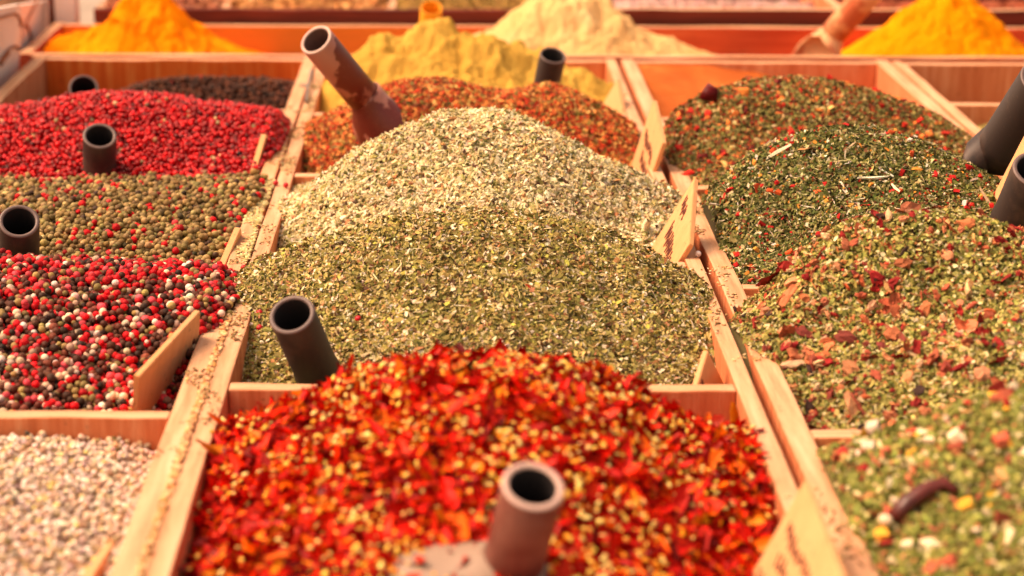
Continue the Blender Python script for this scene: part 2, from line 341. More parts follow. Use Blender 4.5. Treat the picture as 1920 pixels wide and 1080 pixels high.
FL, LF, CH, SK, CU = proto_flake(), proto_leaf(), proto_chip(), proto_stick(), proto_curl()
G = 'loose spices heaped in the trays'
# ---- middle tray
hM5 = Heap(XM, (.84, 1.168), [
    (.84, 'z', [(0, -.03), (.2, -.02), (.5, -.012), (.8, -.02), (1, -.03)]),
    (.91, 'z', [(0, -.022), (.2, .0), (.5, .018), (.75, -.004), (.88, -.022), (1, -.034)]),
    (1.0, 'z', [(0, -.017), (.15, .002), (.35, .036), (.5, .045), (.65, .038), (.85, .004), (1, -.014)]),
    (1.095, 'p', [(400, 822), (440, 808), (520, 780), (600, 738), (660, 708), (720, 688), (800, 678), (900, 675), (1000, 680), (1100, 704), (1200, 742), (1260, 790), (1390, 818)]),
    (1.168, 'z', [(0, -.036), (.14, -.030), (.3, -.002), (.5, .014), (.7, -.002), (.83, -.030), (1, -.034)])], .003, 30, lim=(.0, .0, 0, .006), seed=1)
B = Build(); B.add(*hM5.surface((176, 26, 6), drop=.003))
def cen(X, Y): return np.clip(.72-np.hypot((X-.02)/.13, (Y-1.04)/.18)**2*.4+.85*fbm(X*34, Y*34, 2), .03, 1)
redpal = [((202, 20, 2), 7), ((222, 44, 3), 6), ((158, 8, 1), 3.4), ((240, 104, 12), 3), ((110, 20, 16), .6), ((176, 30, 26), 1.5), ((240, 140, 26), 1)]
for cnt, sz, tl, lf, wf in ((3600, (19, 7, 13), .42, 1.0, None), (4200, (12, 5.5, 8), .7, 3.2, None), (3500, (6, 3, 3.5), 1, 3.5, None)):
    X, Y, Z = hM5.pts(cnt, True); k = (X > hM5.x0+sz[0]*.00035) & (X < hM5.x1-sz[0]*.00035) & (Y < hM5.y1-sz[0]*.0004); X, Y, Z = X[k], Y[k], Z[k]; n = len(X); nn = hM5.nrm(X, Y)
    s = np.exp(RNG.normal(0, .22, (n, 1)))*np.array(sz)[None]/1000*np.exp(RNG.normal(0, .22, (n, 3)))
    B.add(*place(CU, np.stack([X, Y, Z], 1)+nn*RNG.uniform(-.3, 1, (n, 1))*lf/1000, nn, s, pick(redpal, n, .22), tl, .05))
X, Y, Z = hM5.pts(5200, True); k = RNG.random(len(X)) < cen(X, Y); X, Y, Z = X[k], Y[k], Z[k]; n = len(X); nn = hM5.nrm(X, Y)
s = np.array([[4.0, 3.0, 1.3]])/1000*np.exp(RNG.normal(0, .24, (n, 3)))
B.add(*place(proto_ico(1), np.stack([X, Y, Z], 1)+nn*RNG.uniform(.6, 1, (n, 1))*.0052, nn, s, pick([((252, 204, 92), 5), ((253, 218, 130), 5), ((248, 166, 48), 3)], n, .1), .5, .06))
tag(link('chili_flake_heap', B.mesh('chili_flake_heap'), M_CHILI), 'heap of glossy red chili flakes mixed with yellow seeds in the front middle compartment', 'chili flakes', G, 'stuff')
hM4 = Heap(XM, (1.1815, 1.443), [
    (1.1815, 'z', [(0, -.046), (.2, -.042), (.5, -.034), (.8, -.042), (1, -.046)]),
    (1.26, 'z', [(0, -.026), (.2, -.012), (.5, .004), (.8, -.008), (1, -.024)]),
    (1.32, 'z', [(0, -.004), (.2, .016), (.5, .036), (.8, .018), (1, -.002)]),
    (1.385, 'p', [(455, 520), (500, 500), (545, 478), (600, 452), (680, 430), (760, 415), (830, 407), (900, 404), (980, 409), (1060, 420), (1140, 442), (1220, 476), (1288, 514), (1315, 540)]),
    (1.443, 'z', [(0, .0), (.2, .022), (.5, .040), (.75, .022), (1, -.008)])], .0034, 26, lim=(.026, .0125, 0, .013), seed=2)
gpal = [((168, 150, 84), 6), ((148, 136, 70), 6), ((124, 118, 58), 5), ((190, 172, 106), 3.4), ((96, 94, 46), 3), ((214, 196, 150), 2.5), ((168, 116, 76), 1.6), ((228, 214, 182), 1.2), ((84, 58, 40), 1.6), ((190, 182, 84), 1.4)]
pale4 = [((226, 214, 184), 4), ((206, 190, 150), 4), ((190, 178, 120), 2), ((176, 150, 110), 1)]
gpatch = lambda X, Y: np.clip(np.exp(-(((X+.042)/.02)**2+((Y-1.235)/.045)**2))*.9+np.exp(-(((X+.07)/.05)**2+((Y-1.36)/.05)**2))*.25, 0, 1)
herbs(hM4, 'green_herb_heap', 'large olive green dried herb heap in the middle, below the pale one', 'dried herbs', (92, 82, 44), [
    (FL, 54000, (3.9, 2.1, 1.5), .3, gpal, .45, 1.6), (LF, 30000, (4.4, 2.6, 1.9), .32, gpal, .6, 2.2),
    (SK, 5000, (6.5, .6, .6), .35, [((214, 190, 136), 4), ((170, 150, 84), 3), ((222, 206, 170), 3)], .35, 2.4),
    (CH, 9000, (2.2, 1.6, 1.0), .3, [((200, 176, 120), 3), ((140, 100, 64), 2), ((228, 216, 190), 1.5)], .8, 2.2),
    (CH, 34000, (1.6, .9, .6), .3, pale4, .8, 2.8, gpatch)])
hM3 = Heap(XM, (1.456, 1.718), [
    (1.456, 'z', [(0, -.034), (.25, -.01), (.5, .012), (.7, -.004), (.82, -.03), (1, -.036)]),
    (1.53, 'z', [(0, -.022), (.2, .008), (.35, .028), (.5, .044), (.7, .032), (.85, -.002), (1, -.012)]),
    (1.605, 'p', [(520, 402), (556, 380), (595, 345), (650, 306), (700, 268), (760, 237), (830, 221), (900, 217), (960, 222), (1030, 243), (1090, 277), (1140, 310), (1190, 335), (1250, 362), (1300, 395)]),
    (1.67, 'z', [(0, -.008), (.15, .004), (.35, .046), (.5, .060), (.65, .046), (.82, .010), (1, -.004)]),
    (1.718, 'z', [(0, -.012), (.2, -.006), (.5, .028), (.8, -.004), (1, -.012)])], .0034, 26, lim=(.0135, .025, 0, .0), seed=3)
p3 = [((230, 214, 170), 8), ((218, 198, 148), 6), ((196, 176, 118), 4), ((240, 228, 194), 4), ((170, 160, 96), 2.6), ((124, 120, 64), 1.8), ((186, 128, 84), 1.3), ((92, 60, 44), 1)]
herbs(hM3, 'pale_herb_heap', 'tall cream and pale green herb heap in the middle of the stall', 'dried herbs', (104, 82, 52), [
    (CH, 32000, (4.7, 2.4, 1.5), .28, p3, .7, 2.3), (FL, 28000, (4.6, 2.5, 2.0), .3, p3, .6, 2.4),
    (SK, 6000, (6.5, 1.0, 1.0), .35, [((238, 222, 180), 4), ((214, 190, 130), 3)], .5, 3.0),
    (LF, 6000, (3.6, 2, 1.6), .3, [((108, 110, 56), 3), ((140, 132, 70), 3)], .6, 2.5)])
hM2 = Heap(XM, (1.731, 1.972), [
    (1.731, 'z', [(0, -.034), (.3, -.02), (.6, -.02), (1, -.026)]),
    (1.80, 'z', [(0, -.026), (.3, .012), (.6, .012), (.85, -.006), (1, -.024)]),
    (1.865, 'p', [(560, 262), (590, 240), (620, 222), (680, 190), (740, 164), (800, 156), (850, 160), (900, 175), (950, 184), (985, 174), (1015, 160), (1045, 166), (1085, 188), (1130, 208), (1175, 238), (1210, 270)]),
    (1.972, 'z', [(0, -.024), (.3, .008), (.5, -.006), (.65, .006), (.85, -.01), (1, -.02)])], .002, 26, lim=(.0, .0, 0, .004), seed=4)
p2 = [((200, 92, 44), 5), ((214, 142, 70), 5), ((176, 54, 28), 4), ((226, 180, 104), 3), ((138, 118, 56), 3.4), ((100, 88, 44), 2), ((204, 62, 34), 2), ((150, 84, 50), 2)]
herbs(hM2, 'red_orange_spice_mix_heap', 'two-humped orange, red and green spice mix heap holding the brown scoop', 'spice mix', (110, 60, 34), [
    (CH, 22000, (3.6, 2.6, 1.4), .3, p2, .7, 2.2), (FL, 16000, (3.8, 2.4, 2), .3, p2, .6, 2.4)])
def powder_heap(hp, name, label, mat, amp, sc, res=190, cuts=None):
    zf = hp.z
    def z2(X, Y):
        q = fbm(X*sc, Y*sc, 4); c = np.abs(fbm(X*sc*.6+9, Y*sc*.6+3, 3)); fine = fbm(X*sc*5, Y*sc*5, 3)
        up = np.clip((zf(X, Y)+.03)/.05, .15, 1)
        z = zf(X, Y)+up*(amp*q-amp*.8*c+amp*.16*fine)
        if cuts is not None: z = cuts(X, Y, z)
        return z
    class Q(Heap):
        def __init__(s): s.__dict__.update(hp.__dict__)
        def z(s, X, Y): return z2(X, Y)
    V, Fs, C = Q().surface((255, 255, 255), res, 0)
    return tag(link(name, npmesh(name, V, Fs), mat), label, 'spice powder', G, 'stuff')
hM1 = Heap(XM, (1.985, 2.267), [
    (1.985, 'z', [(0, -.045), (.3, -.03), (.6, -.028), (1, -.02)]),
    (2.05, 'z', [(0, -.034), (.15, -.008), (.4, .02), (.6, .014), (.8, .0), (1, -.012)]),
    (2.13, 'p', [(600, 190), (615, 150), (640, 108), (665, 96), (690, 82), (735, 62), (760, 48), (800, 46), (830, 42), (865, 52), (910, 60), (950, 76), (1000, 96), (1060, 118), (1110, 132), (1145, 156), (1170, 195)]),
    (2.20, 'z', [(0, -.025), (.2, .012), (.4, .03), (.6, .02), (.8, -.004), (1, -.018)]),
    (2.267, 'z', [(0, -.03), (.5, -.004), (1, -.024)])], .0, 20, lim=(0, 0, 0, 0), seed=5)
def mcut(X, Y, z):
    return z-.010*np.exp(-((X+.045)/.022)**2-((Y-2.08)/.03)**2)-.006*np.exp(-((X-.012)/.006)**2)*(Y > 2.0)-.005*np.exp(-((X+.078)/.005)**2)
powder_heap(hM1, 'mustard_powder_heap', 'clumpy mustard yellow powder heap behind the orange spice mix', powder('mustard_powder', [(.3, (170, 130, 52)), (.6, (186, 150, 68)), (.75, (204, 170, 90))]), .009, 38, cuts=mcut)
# ---- left tray
darkpal = [((78, 40, 22), 5), ((98, 52, 30), 3), ((56, 30, 18), 3), ((150, 26, 24), .12)]
hL1 = Heap(XL, (2.0025, 2.267), [
    (2.0025, 'z', [(0, -.065), (.5, -.055), (1, -.045)]),
    (2.12, 'p', [(80, 240), (150, 215), (200, 190), (245, 174), (300, 164), (340, 161), (450, 159), (520, 166), (575, 182)]),
    (2.267, 'z', [(0, -.07), (.5, -.04), (1, -.04)])], .002, 26, lim=(0, 0, 0, 0), seed=6)
corns(hL1, 'black_pepper_heap', 'dark brown black-pepper heap at the back of the left tray', 'peppercorns', (30, 18, 14), darkpal, .005, 2, layers=2)
hL2 = Heap(XL, (1.712, 1.989), [
    (1.712, 'z', [(0, -.03), (.5, -.028), (.85, -.02), (1, -.008)]),
    (1.78, 'z', [(0, -.012), (.3, .004), (.5, .008), (.8, .004), (1, .004)]),
    (1.86, 'p', [(-90, 236), (0, 213), (60, 204), (120, 192), (170, 184), (220, 182), (270, 186), (320, 194), (400, 206), (480, 216), (530, 226), (580, 245)]),
    (1.989, 'z', [(0, -.03), (.3, .0), (.6, .0), (1, -.01)])], .002, 26, lim=(0, .0135, 0, .0), seed=7)
corns(hL2, 'pink_peppercorn_heap', 'bright red pink-peppercorn heap with two handles near it in the left tray', 'peppercorns', (110, 6, 12),
      [((188, 2, 10), 6), ((206, 8, 18), 4), ((140, 0, 6), 4), ((214, 50, 58), .9), ((200, 168, 120), .16), ((150, 120, 80), .12)], .0043, 2, M_PINK)
hL3 = Heap(XL, (1.4215, 1.699), [
    (1.4215, 'z', [(0, -.012), (.5, -.012), (1, -.012)]),
    (1.55, 'z', [(0, .004), (.5, .006), (.9, .0), (1, -.006)]),
    (1.65, 'z', [(0, .003), (.5, .004), (.9, .004), (1, .008)]),
    (1.699, 'z', [(0, -.001), (.5, .0), (.9, .002), (1, .005)])], .0016, 26, lim=(0, .028, 0, .006), seed=8)
corns(hL3, 'green_peppercorn_heap', 'olive brown green-peppercorn bed dotted with red corns in the left tray', 'peppercorns', (56, 40, 22),
      [((150, 124, 78), 5), ((132, 108, 60), 5), ((172, 146, 96), 3), ((112, 88, 50), 3), ((142, 128, 74), 2), ((72, 50, 36), .9), ((200, 14, 24), 1.8), ((206, 60, 66), .3)], .0052, 2)
hL4 = Heap(XL, (1.131, 1.4085), [
    (1.131, 'z', [(0, -.034), (.6, -.034), (1, -.044)]),
    (1.21, 'z', [(0, -.014), (.6, -.012), (.85, -.018), (1, -.024)]),
    (1.30, 'z', [(0, .010), (.6, .010), (.9, .008), (1, .008)]),
    (1.37, 'p', [(-160, 486), (0, 490), (60, 490), (120, 498), (200, 504), (300, 509), (380, 516), (430, 526), (480, 540)]),
    (1.4085, 'z', [(0, .016), (.5, .014), (1, .006)])], .0022, 22, lim=(0, .030, 0, .013), seed=9)
def w4(X, Y):
    a = np.clip((Y-1.30)/.06, 0, 1); w = np.ones((len(X), 8)); w[:, 1] = 1+1.4*a; w[:, 3] = 1-.6*a+.5*np.clip(fbm(X*30, Y*30, 2), 0, 1); w[:, 0] = 1-.2*a; return w
corns(hL4, 'mixed_peppercorn_heap', 'mixed black, red, white and olive peppercorn heap in the left tray', 'peppercorns', (44, 20, 16),
      [((84, 46, 32), 6), ((200, 14, 26), 5.4), ((56, 36, 26), 2), ((228, 194, 166), 3), ((150, 126, 76), 2.6), ((122, 62, 46), 2.4), ((214, 74, 84), 1.5), ((230, 206, 192), .9)], .0049, 3, extra=w4, mat=M_PEP)
hL5 = Heap(XL, (.8405, 1.118), [
    (.8405, 'z', [(0, -.018), (.6, -.018), (1, -.03)]),
    (1.0, 'z', [(0, -.010), (.6, -.010), (1, -.018)]),
    (1.118, 'z', [(0, -.010), (.55, -.011), (.8, -.014), (.92, -.018), (1, -.026)])], .0014, 26, lim=(0, 0, 0, 0), seed=10)
corns(hL5, 'white_seed_bed', 'cream white small seed bed in the front left corner', 'seeds', (196, 166, 146),
      [((228, 204, 186), 6), ((222, 192, 158), 4), ((206, 180, 166), 3), ((206, 168, 130), 1.6), ((226, 198, 126), 1), ((168, 130, 108), .7)], .0037, 2, flat=.8)
# ---- right tray
hR5 = Heap(XR, (.81, 1.09), [
    (.81, 'z', [(0, -.02), (.5, .01), (1, -.02)]),
    (.93, 'z', [(0, -.008), (.3, .03), (.6, .052), (1, .01)]),
    (1.03, 'p', [(1480, 905), (1540, 868), (1600, 830), (1680, 804), (1740, 784), (1820, 754), (1880, 737), (1930, 727), (2000, 720), (2100, 735), (2250, 790)]),
    (1.09, 'z', [(0, -.016), (.3, .004), (.7, .03), (1, .0)])], .0036, 26, lim=(.003, .0, 0, .006), seed=11)
hR4 = Heap(XR, (1.103, 1.384), [
    (1.103, 'z', [(0, -.03), (.15, -.02), (.4, -.012), (1, -.012)]),
    (1.17, 'z', [(0, -.020), (.15, -.004), (.4, .018), (1, .022)]),
    (1.24, 'z', [(0, .004), (.2, .022), (.5, .042), (1, .05)]),
    (1.30, 'p', [(1395, 618), (1424, 600), (1446, 560), (1475, 515), (1520, 476), (1580, 440), (1640, 415), (1700, 402), (1780, 402), (1850, 416), (1920, 440), (1980, 470), (2060, 520)]),
    (1.384, 'z', [(0, -.016), (.12, -.004), (.3, .014), (.6, .024), (1, .01)])], .0025, 26, lim=(.028, .0, 0, .004), seed=12)
hR3 = Heap(XR, (1.397, 1.678), [
    (1.397, 'z', [(0, -.012), (.3, .002), (1, .0)]),
    (1.47, 'z', [(0, -.006), (.12, .006), (.25, .024), (.5, .042), (.8, .028), (1, .0)]),
    (1.56, 'p', [(1275, 415), (1325, 375), (1362, 336), (1405, 290), (1450, 260), (1520, 241), (1600, 233), (1660, 241), (1720, 263), (1790, 291), (1850, 326), (1900, 360), (1930, 385)]),
    (1.63, 'z', [(0, -.006), (.25, .026), (.5, .052), (.75, .028), (1, -.005)]),
    (1.678, 'z', [(0, -.01), (.5, .02), (1, -.01)])], .0034, 26, lim=(.003, .0, 0, .0), seed=13)
hR2 = Heap(XR, (1.691, 1.959), [
    (1.691, 'z', [(0, -.008), (.5, .0), (1, -.01)]),
    (1.76, 'z', [(0, .004), (.2, .014), (.5, .03), (.8, .014), (1, -.004)]),
    (1.84, 'p', [(1215, 260), (1250, 228), (1290, 195), (1340, 170), (1400, 154), (1470, 149), (1550, 153), (1620, 166), (1680, 186), (1740, 212), (1785, 238), (1820, 265)]),
    (1.90, 'z', [(0, -.002), (.25, .02), (.5, .038), (.8, .014), (1, -.01)]),
    (1.959, 'z', [(0, -.01), (.5, .004), (1, -.02)])], .002, 26, lim=(.0135, .0, 0, .0), seed=14)
p5 = [((140, 140, 66), 5), ((120, 126, 54), 5), ((164, 162, 84), 3.5), ((120, 124, 60), 3), ((214, 200, 150), 2.4), ((190, 110, 76), 1.6), ((150, 110, 66), 1.2)]
herbs(hR5, 'soft_green_herb_heap', 'blurred light green herb heap in the bottom right corner', 'dried herbs', (92, 88, 46), [
    (FL, 26000, (4.4, 2.8, 2), .3, p5, .6, 2.4), (CH, 9000, (3.6, 2.4, 1.6), .35, p5, .8, 2.6),
    (CH, 420, (8, 6, 4), .3, [((180, 92, 66), 4), ((214, 160, 110), 2), ((232, 212, 180), 2.4), ((170, 48, 40), 2), ((228, 170, 60), 1)], .8, 4)])
p4 = [((170, 160, 86), 5), ((148, 144, 70), 5), ((196, 184, 112), 3.8), ((104, 108, 48), 4), ((216, 204, 156), 2.2), ((184, 120, 70), 1.4), ((100, 84, 44), 1.6), ((176, 60, 40), .7)]
chunk = [((186, 112, 74), 5), ((202, 140, 98), 4), ((156, 80, 56), 3.4), ((220, 184, 140), 2), ((142, 34, 32), 2.6), ((136, 62, 52), 2.4), ((190, 96, 56), .8), ((58, 40, 34), .7)]
c4 = lambda X, Y: np.clip(.5+.7*np.exp(-((X-.47)/.05)**2-((Y-1.17)/.04)**2)+.25*np.exp(-((X-.24)/.03)**2)+.35*fbm(X*22, Y*22, 2), .05, 1)
herbs(hR4, 'herb_and_crouton_heap', 'green herb heap scattered with tan and red dried vegetable chunks, right side', 'dried herbs', (84, 74, 40), [
    (FL, 36000, (3.6, 2.2, 1.8), .3, p4, .6, 2.0), (CH, 14000, (3.0, 1.8, 1.2), .3, p4, .8, 2.2),
    (SK, 2500, (6, .8, .8), .3, [((214, 196, 150), 3), ((176, 120, 80), 2)], .5, 2.6),
    (CK, 560, (10, 8, 4.8), .32, chunk, .8, 3.2, c4), (CU, 420, (11, 7, 9), .3, [((142, 34, 30), 4), ((176, 92, 60), 3), ((226, 180, 120), 2)], .7, 4.5, c4),
    (CK, 1200, (5, 4, 3), .3, chunk, .8, 3, c4)])
p3r = [((108, 112, 54), 6), ((84, 94, 42), 5), ((142, 136, 74), 4), ((68, 72, 34), 4), ((196, 186, 134), 2.6), ((164, 150, 96), 2.4), ((116, 74, 46), 1.4), ((170, 34, 28), .7), ((222, 150, 60), .45), ((226, 214, 186), .8)]
herbs(hR3, 'dark_green_herb_heap', 'dark green herb heap with red and yellow specks and white straw bits, middle right', 'dried herbs', (52, 48, 24), [
    (FL, 42000, (3.7, 2.0, 1.6), .3, p3r, .6, 1.8), (CH, 20000, (2.4, 1.4, 1), .3, p3r, .8, 2),
    (SK, 5000, (5, .55, .55), .35, [((206, 194, 146), 4), ((120, 116, 60), 4), ((228, 216, 190), 1.5)], .5, 2.4),
    (CH, 480, (5, 4, 2.4), .3, [((186, 30, 28), 6), ((224, 150, 64), 3), ((210, 84, 40), 2), ((236, 222, 200), 1.4)], .7, 3),
    (SK, 60, (15, 2.2, 2), .3, [((236, 224, 198), 4), ((222, 200, 160), 3)], .3, 4),
    (SK, 70, (17, 2.6, 2.2), .3, [((236, 224, 198), 4), ((228, 206, 168), 3)], .4, 4, lambda X, Y: np.exp(-((X-.472)/.016)**2-((Y-1.50)/.035)**2))])
p2r = [((136, 124, 64), 5), ((112, 108, 54), 5), ((92, 84, 42), 3), ((170, 150, 88), 2.5), ((190, 74, 40), 2.4), ((204, 120, 60), 1.6), ((150, 50, 34), 1.6), ((210, 186, 130), 1.4), ((100, 62, 42), 1.6)]
herbs(hR2, 'green_red_herb_heap', 'rounded green herb heap flecked with red and orange, far right behind the dark green one', 'dried herbs', (70, 56, 30), [
    (FL, 26000, (3.8, 2.4, 1.8), .3, p2r, .6, 2), (CH, 16000, (3.2, 2.2, 1.4), .3, p2r, .8, 2.2),
    (CH, 420, (6, 5, 3), .3, [((196, 44, 30), 5), ((222, 130, 60), 3), ((110, 30, 26), 1.5), ((226, 190, 110), 1)], .7, 3)])
hR1 = Heap(XR, (1.972, 2.265), [
    (1.972, 'z', [(0, -.01), (.5, -.02), (1, -.026)]), (2.1, 'z', [(0, -.016), (.5, -.03), (1, -.034)]),
    (2.2, 'z', [(0, -.006), (.35, -.014), (.7, -.034), (1, -.036)]),
    (2.265, 'z', [(0, -.003), (.3, -.003), (.5, -.012), (.62, -.022), (.8, -.03), (1, -.034)])], .0015, 20, lim=(0, 0, 0, 0), seed=15)
powder_heap(hR1, 'brown_powder_bed', 'smooth orange brown powder bed behind the green-red herb heap', powder('brown_powder', [(.3, (156, 76, 32)), (.6, (172, 92, 42)), (.8, (188, 122, 64))]), .003, 22)
# ---- far right tray
hF1 = Heap(XF, (2.045, 2.257), [(2.045, 'z', [(0, -.05), (.3, -.045), (1, -.06)]), (2.12, 'z', [(0, -.038), (.25, -.03), (1, -.06)]), (2.257, 'z', [(0, -.07), (1, -.07)])], .002, 20, lim=(0, 0, 0, 0), seed=16)
hF2 = Heap(XF, (1.775, 2.03), [(1.775, 'z', [(0, -.03), (1, -.01)]), (1.9, 'z', [(0, -.012), (.3, .006), (1, .006)]), (2.03, 'z', [(0, -.03), (.3, -.012), (.7, -.006), (1, -.02)])], .003, 26, lim=(0, 0, 0, 0), seed=17)
hay = [((206, 186, 116), 4), ((178, 164, 92), 4), ((150, 142, 76), 2), ((224, 206, 150), 2)]
for hp, cnt, lb in ((hF1, 7000, 'low patch of pale green herb on the bottom of the far right tray'), (hF2, 12000, 'pale yellow-green hay-like herb bed at the right edge')):
    herbs(hp, 'hay_herb_bed', lb, 'dried herbs', (130, 112, 62), [(SK, cnt, (10, .8, .8), .35, hay, .35, 3), (FL, cnt, (4, 2, 1.5), .3, hay, .6, 2)])
hF3 = Heap(XF, (1.50, 1.762), [(1.5, 'z', [(0, -.03), (1, -.03)]), (1.63, 'z', [(0, -.01), (1, -.004)]), (1.762, 'z', [(0, -.02), (1, -.02)])], .002, 26, lim=(0, 0, 0, 0), seed=18)
# ---- back row powders
def ridge(Y, px, x, ylo=2.312, yhi=2.502):
    return Heap(x, (ylo, yhi), [(ylo, 'z', [(0, -.03), (.5, -.008), (1, -.03)]), (Y, 'p', px), (yhi, 'z', [(0, -.04), (.3, -.02), (.5, .012), (.7, -.02), (1, -.04)])], .0, 20, lim=(0, 0, 0, 0))
xx = lambda p: atY(p, 100, 2.40).x
hB1 = ridge(2.395, [(56, 112), (72, 98), (90, 80), (120, 66), (150, 50), (175, 46), (200, 26), (235, 4), (262, -8), (290, -14), (318, -8), (335, 12), (352, 38), (385, 58), (420, 78), (455, 95), (500, 112)], (-.487, xx(500)))
powder_heap(hB1, 'turmeric_heap', 'bright orange turmeric powder heap at the back left', powder('turmeric', [(.3, (222, 104, 2)), (.5, (236, 126, 3)), (.75, (243, 150, 8))], 22), .010, 40)
hB2 = ridge(2.40, [(820, 112), (870, 80), (915, 46), (930, 36), (975, 10), (1010, -10), (1070, -26), (1130, -20), (1155, 6), (1180, 36), (1215, 58), (1250, 76), (1290, 88), (1340, 106), (1380, 116)], (xx(815), xx(1385)))
powder_heap(hB2, 'cream_powder_heap', 'pale cream powder heap at the back centre', powder('cream_powder', [(.3, (200, 158, 98)), (.6, (212, 174, 118)), (.8, (220, 188, 136))]), .009, 38)
hB3 = ridge(2.40, [(1560, 112), (1585, 102), (1620, 82), (1660, 52), (1700, 22), (1735, -2), (1770, -22), (1810, -24), (1835, 0), (1862, 34), (1895, 66), (1930, 92), (1960, 112)], (xx(1555), xx(1965)))
powder_heap(hB3, 'yellow_curry_heap', 'steep golden yellow powder heap at the back right', powder('golden_powder', [(.3, (216, 120, 2)), (.5, (226, 132, 2)), (.8, (232, 148, 5))], 22), .008, 40)
# ---- raised row contents
def fill(x0, x1, nm, lb, cat, base, layers, z=.004):
    hp = Heap((x0, x1), (2.535, 2.799), [(2.535, 'z', [(0, z), (1, z)]), (2.66, 'z', [(0, z+.014), (.5, z+.02), (1, z+.012)]), (2.799, 'z', [(0, z), (1, z)])], .003, 20, lim=(0, 0, 0, 0), seed=x0*9)
    herbs(hp, nm, lb, cat, base, layers)
nut = [((176, 110, 74), 4), ((150, 84, 56), 3), ((206, 150, 110), 2)]
fill(-.438, -.295, 'nut_bed', 'brown nuts in the raised tray behind the turmeric', 'nuts', (90, 50, 34), [(proto_ico(1), 900, (24, 16, 13), .15, nut, .5, 8)])
fill(-.279, -.083, 'dried_mushroom_bed', 'tan crumbly dried pieces at the back beside the nuts', 'dried pieces', (130, 84, 50), [(CH, 3000, (13, 9, 6), .3, [((206, 150, 90), 4), ((184, 122, 66), 4), ((150, 96, 50), 2)], .8, 6)])
fill(-.067, .112, 'olive_herb_bed', 'olive brown herb bed at the very back behind the mustard powder', 'dried herbs', (110, 84, 40), [(CH, 7000, (6, 4, 3), .3, [((170, 132, 66), 4), ((150, 116, 56), 4)], .8, 4)])
fill(.14, .492, 'dusky_salt_bed', 'lilac grey coarse salt at the very back, above the cream heap', 'salt', (170, 130, 120), [(CH, 5000, (8, 6, 4), .3, [((206, 170, 160), 4), ((190, 150, 140), 3)], .8, 4)], -.02)
fill(.508, .90, 'dusky_salt_bed', 'brown grains at the very back, above the golden heap', 'grains', (120, 60, 40), [(CH, 5000, (8, 6, 4), .3, [((170, 90, 60), 4), ((150, 76, 50), 3)], .8, 4)], -.02)
# ------------------------------------------------------------------ scoops
def frame(a, b, up=Vector((0, 0, 1))):
    d = (b-a).normalized(); s = d.cross(up)
    if s.length < 1e-3: s = Vector((1, 0, 0))
    s.normalize(); return d, s, s.cross(d)
def tube(name, a, b, ro, ri, mats, parent, depth=.7, seg=40, sleeve=None):
    """hollow tube, opening at a; mats = outer, rim, bore"""
    d, s, u = frame(a, b); L = (b-a).length; c = .0006
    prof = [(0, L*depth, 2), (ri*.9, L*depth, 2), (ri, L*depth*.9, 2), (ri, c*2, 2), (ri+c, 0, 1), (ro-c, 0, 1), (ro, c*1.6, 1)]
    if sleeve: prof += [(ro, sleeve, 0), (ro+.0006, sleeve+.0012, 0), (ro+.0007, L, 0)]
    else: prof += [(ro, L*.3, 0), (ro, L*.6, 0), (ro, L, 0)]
    prof += [(0, L, 0)]
    bm = bmesh.new(); rings = []
    for r, h, m_ in prof:
        if r == 0: rings.append([bm.verts.new(a+d*h)]); continue
        rings.append([bm.verts.new(a+d*h+(s*math.cos(t)+u*math.sin(t))*r) for t in [2*math.pi*k/seg for k in range(seg)]])
    for i in range(len(rings)-1):
        A_, B_ = rings[i], rings[i+1]; mi = 1 if prof[i][2] == 1 or prof[i+1][2] == 1 and prof[i][2] != 2 else prof[i][2]
        if prof[i][2] == 2 and prof[i+1][2] == 1: mi = 1
        if prof[i][2] == 1 and prof[i+1][2] == 0: mi = 0
        for k in range(seg):
            q = (k+1) % seg
            vs = [A_[0], B_[q], B_[k]] if len(A_) == 1 else ([A_[k], A_[q], B_[0]] if len(B_) == 1 else [A_[k], A_[q], B_[q], B_[k]])
            f = bm.faces.new(vs); f.material_index = mi; f.smooth = True
    bmesh.ops.recalc_face_normals(bm, faces=bm.faces)
    me = bpy.data.meshes.new(name); bm.to_mesh(me); bm.free()
    for m_ in mats: me.materials.append(m_)
    return link(name, me, None, parent)
def blade(name, a, dirv, openv, L, r0, w1, mat, parent, th=.0018, flare=.45):
    """trough-shaped scoop blade: closed neck that widens to an open tray"""
    d = dirv.normalized(); u = (openv-d*openv.dot(d)).normalized(); s = d.cross(u); bm = bmesh.new(); nU, nA = 22, 25
    def sec(q, off):
        op = min(max((q-.14)/.16, 0), 1); op = op*op*(3-2*op); half = math.pi*(1-op*.47); k = min(q/flare, 1); k = k*k*(3-2*k)
        wx = r0+(w1-r0)*k-off; wz = r0+(w1*.62-r0)*k-off; o = []
        for j in range(nA):
            t = -half+2*half*j/(nA-1); o.append(a+d*(q*L)+s*(math.sin(t)*wx)-u*(math.cos(t)*wz)+u*(.0*k))
        return o
    R = [[bm.verts.new(p) for p in sec(i/(nU-1), 0)] for i in range(nU)]; I = [[bm.verts.new(p) for p in sec(i/(nU-1), th)] for i in range(nU)]
    for i in range(nU-1):
        for j in range(nA-1):
            bm.faces.new([R[i][j], R[i][j+1], R[i+1][j+1], R[i+1][j]]); bm.faces.new([I[i][j+1], I[i][j], I[i+1][j], I[i+1][j+1]])
        for j in (0, nA-1): bm.faces.new([R[i][j], R[i+1][j], I[i+1][j], I[i][j]])
    for j in range(nA-1): bm.faces.new([R[-1][j], R[-1][j+1], I[-1][j+1], I[-1][j]]); bm.faces.new([R[0][j], R[0][j+1], I[0][j+1], I[0][j]])
    for f in bm.faces: f.smooth = True
    bmesh.ops.recalc_face_normals(bm, faces=bm.faces); me = bpy.data.meshes.new(name); bm.to_mesh(me); bm.free(); return link(name, me, mat, parent)
GS = 'scoops standing in the spices'
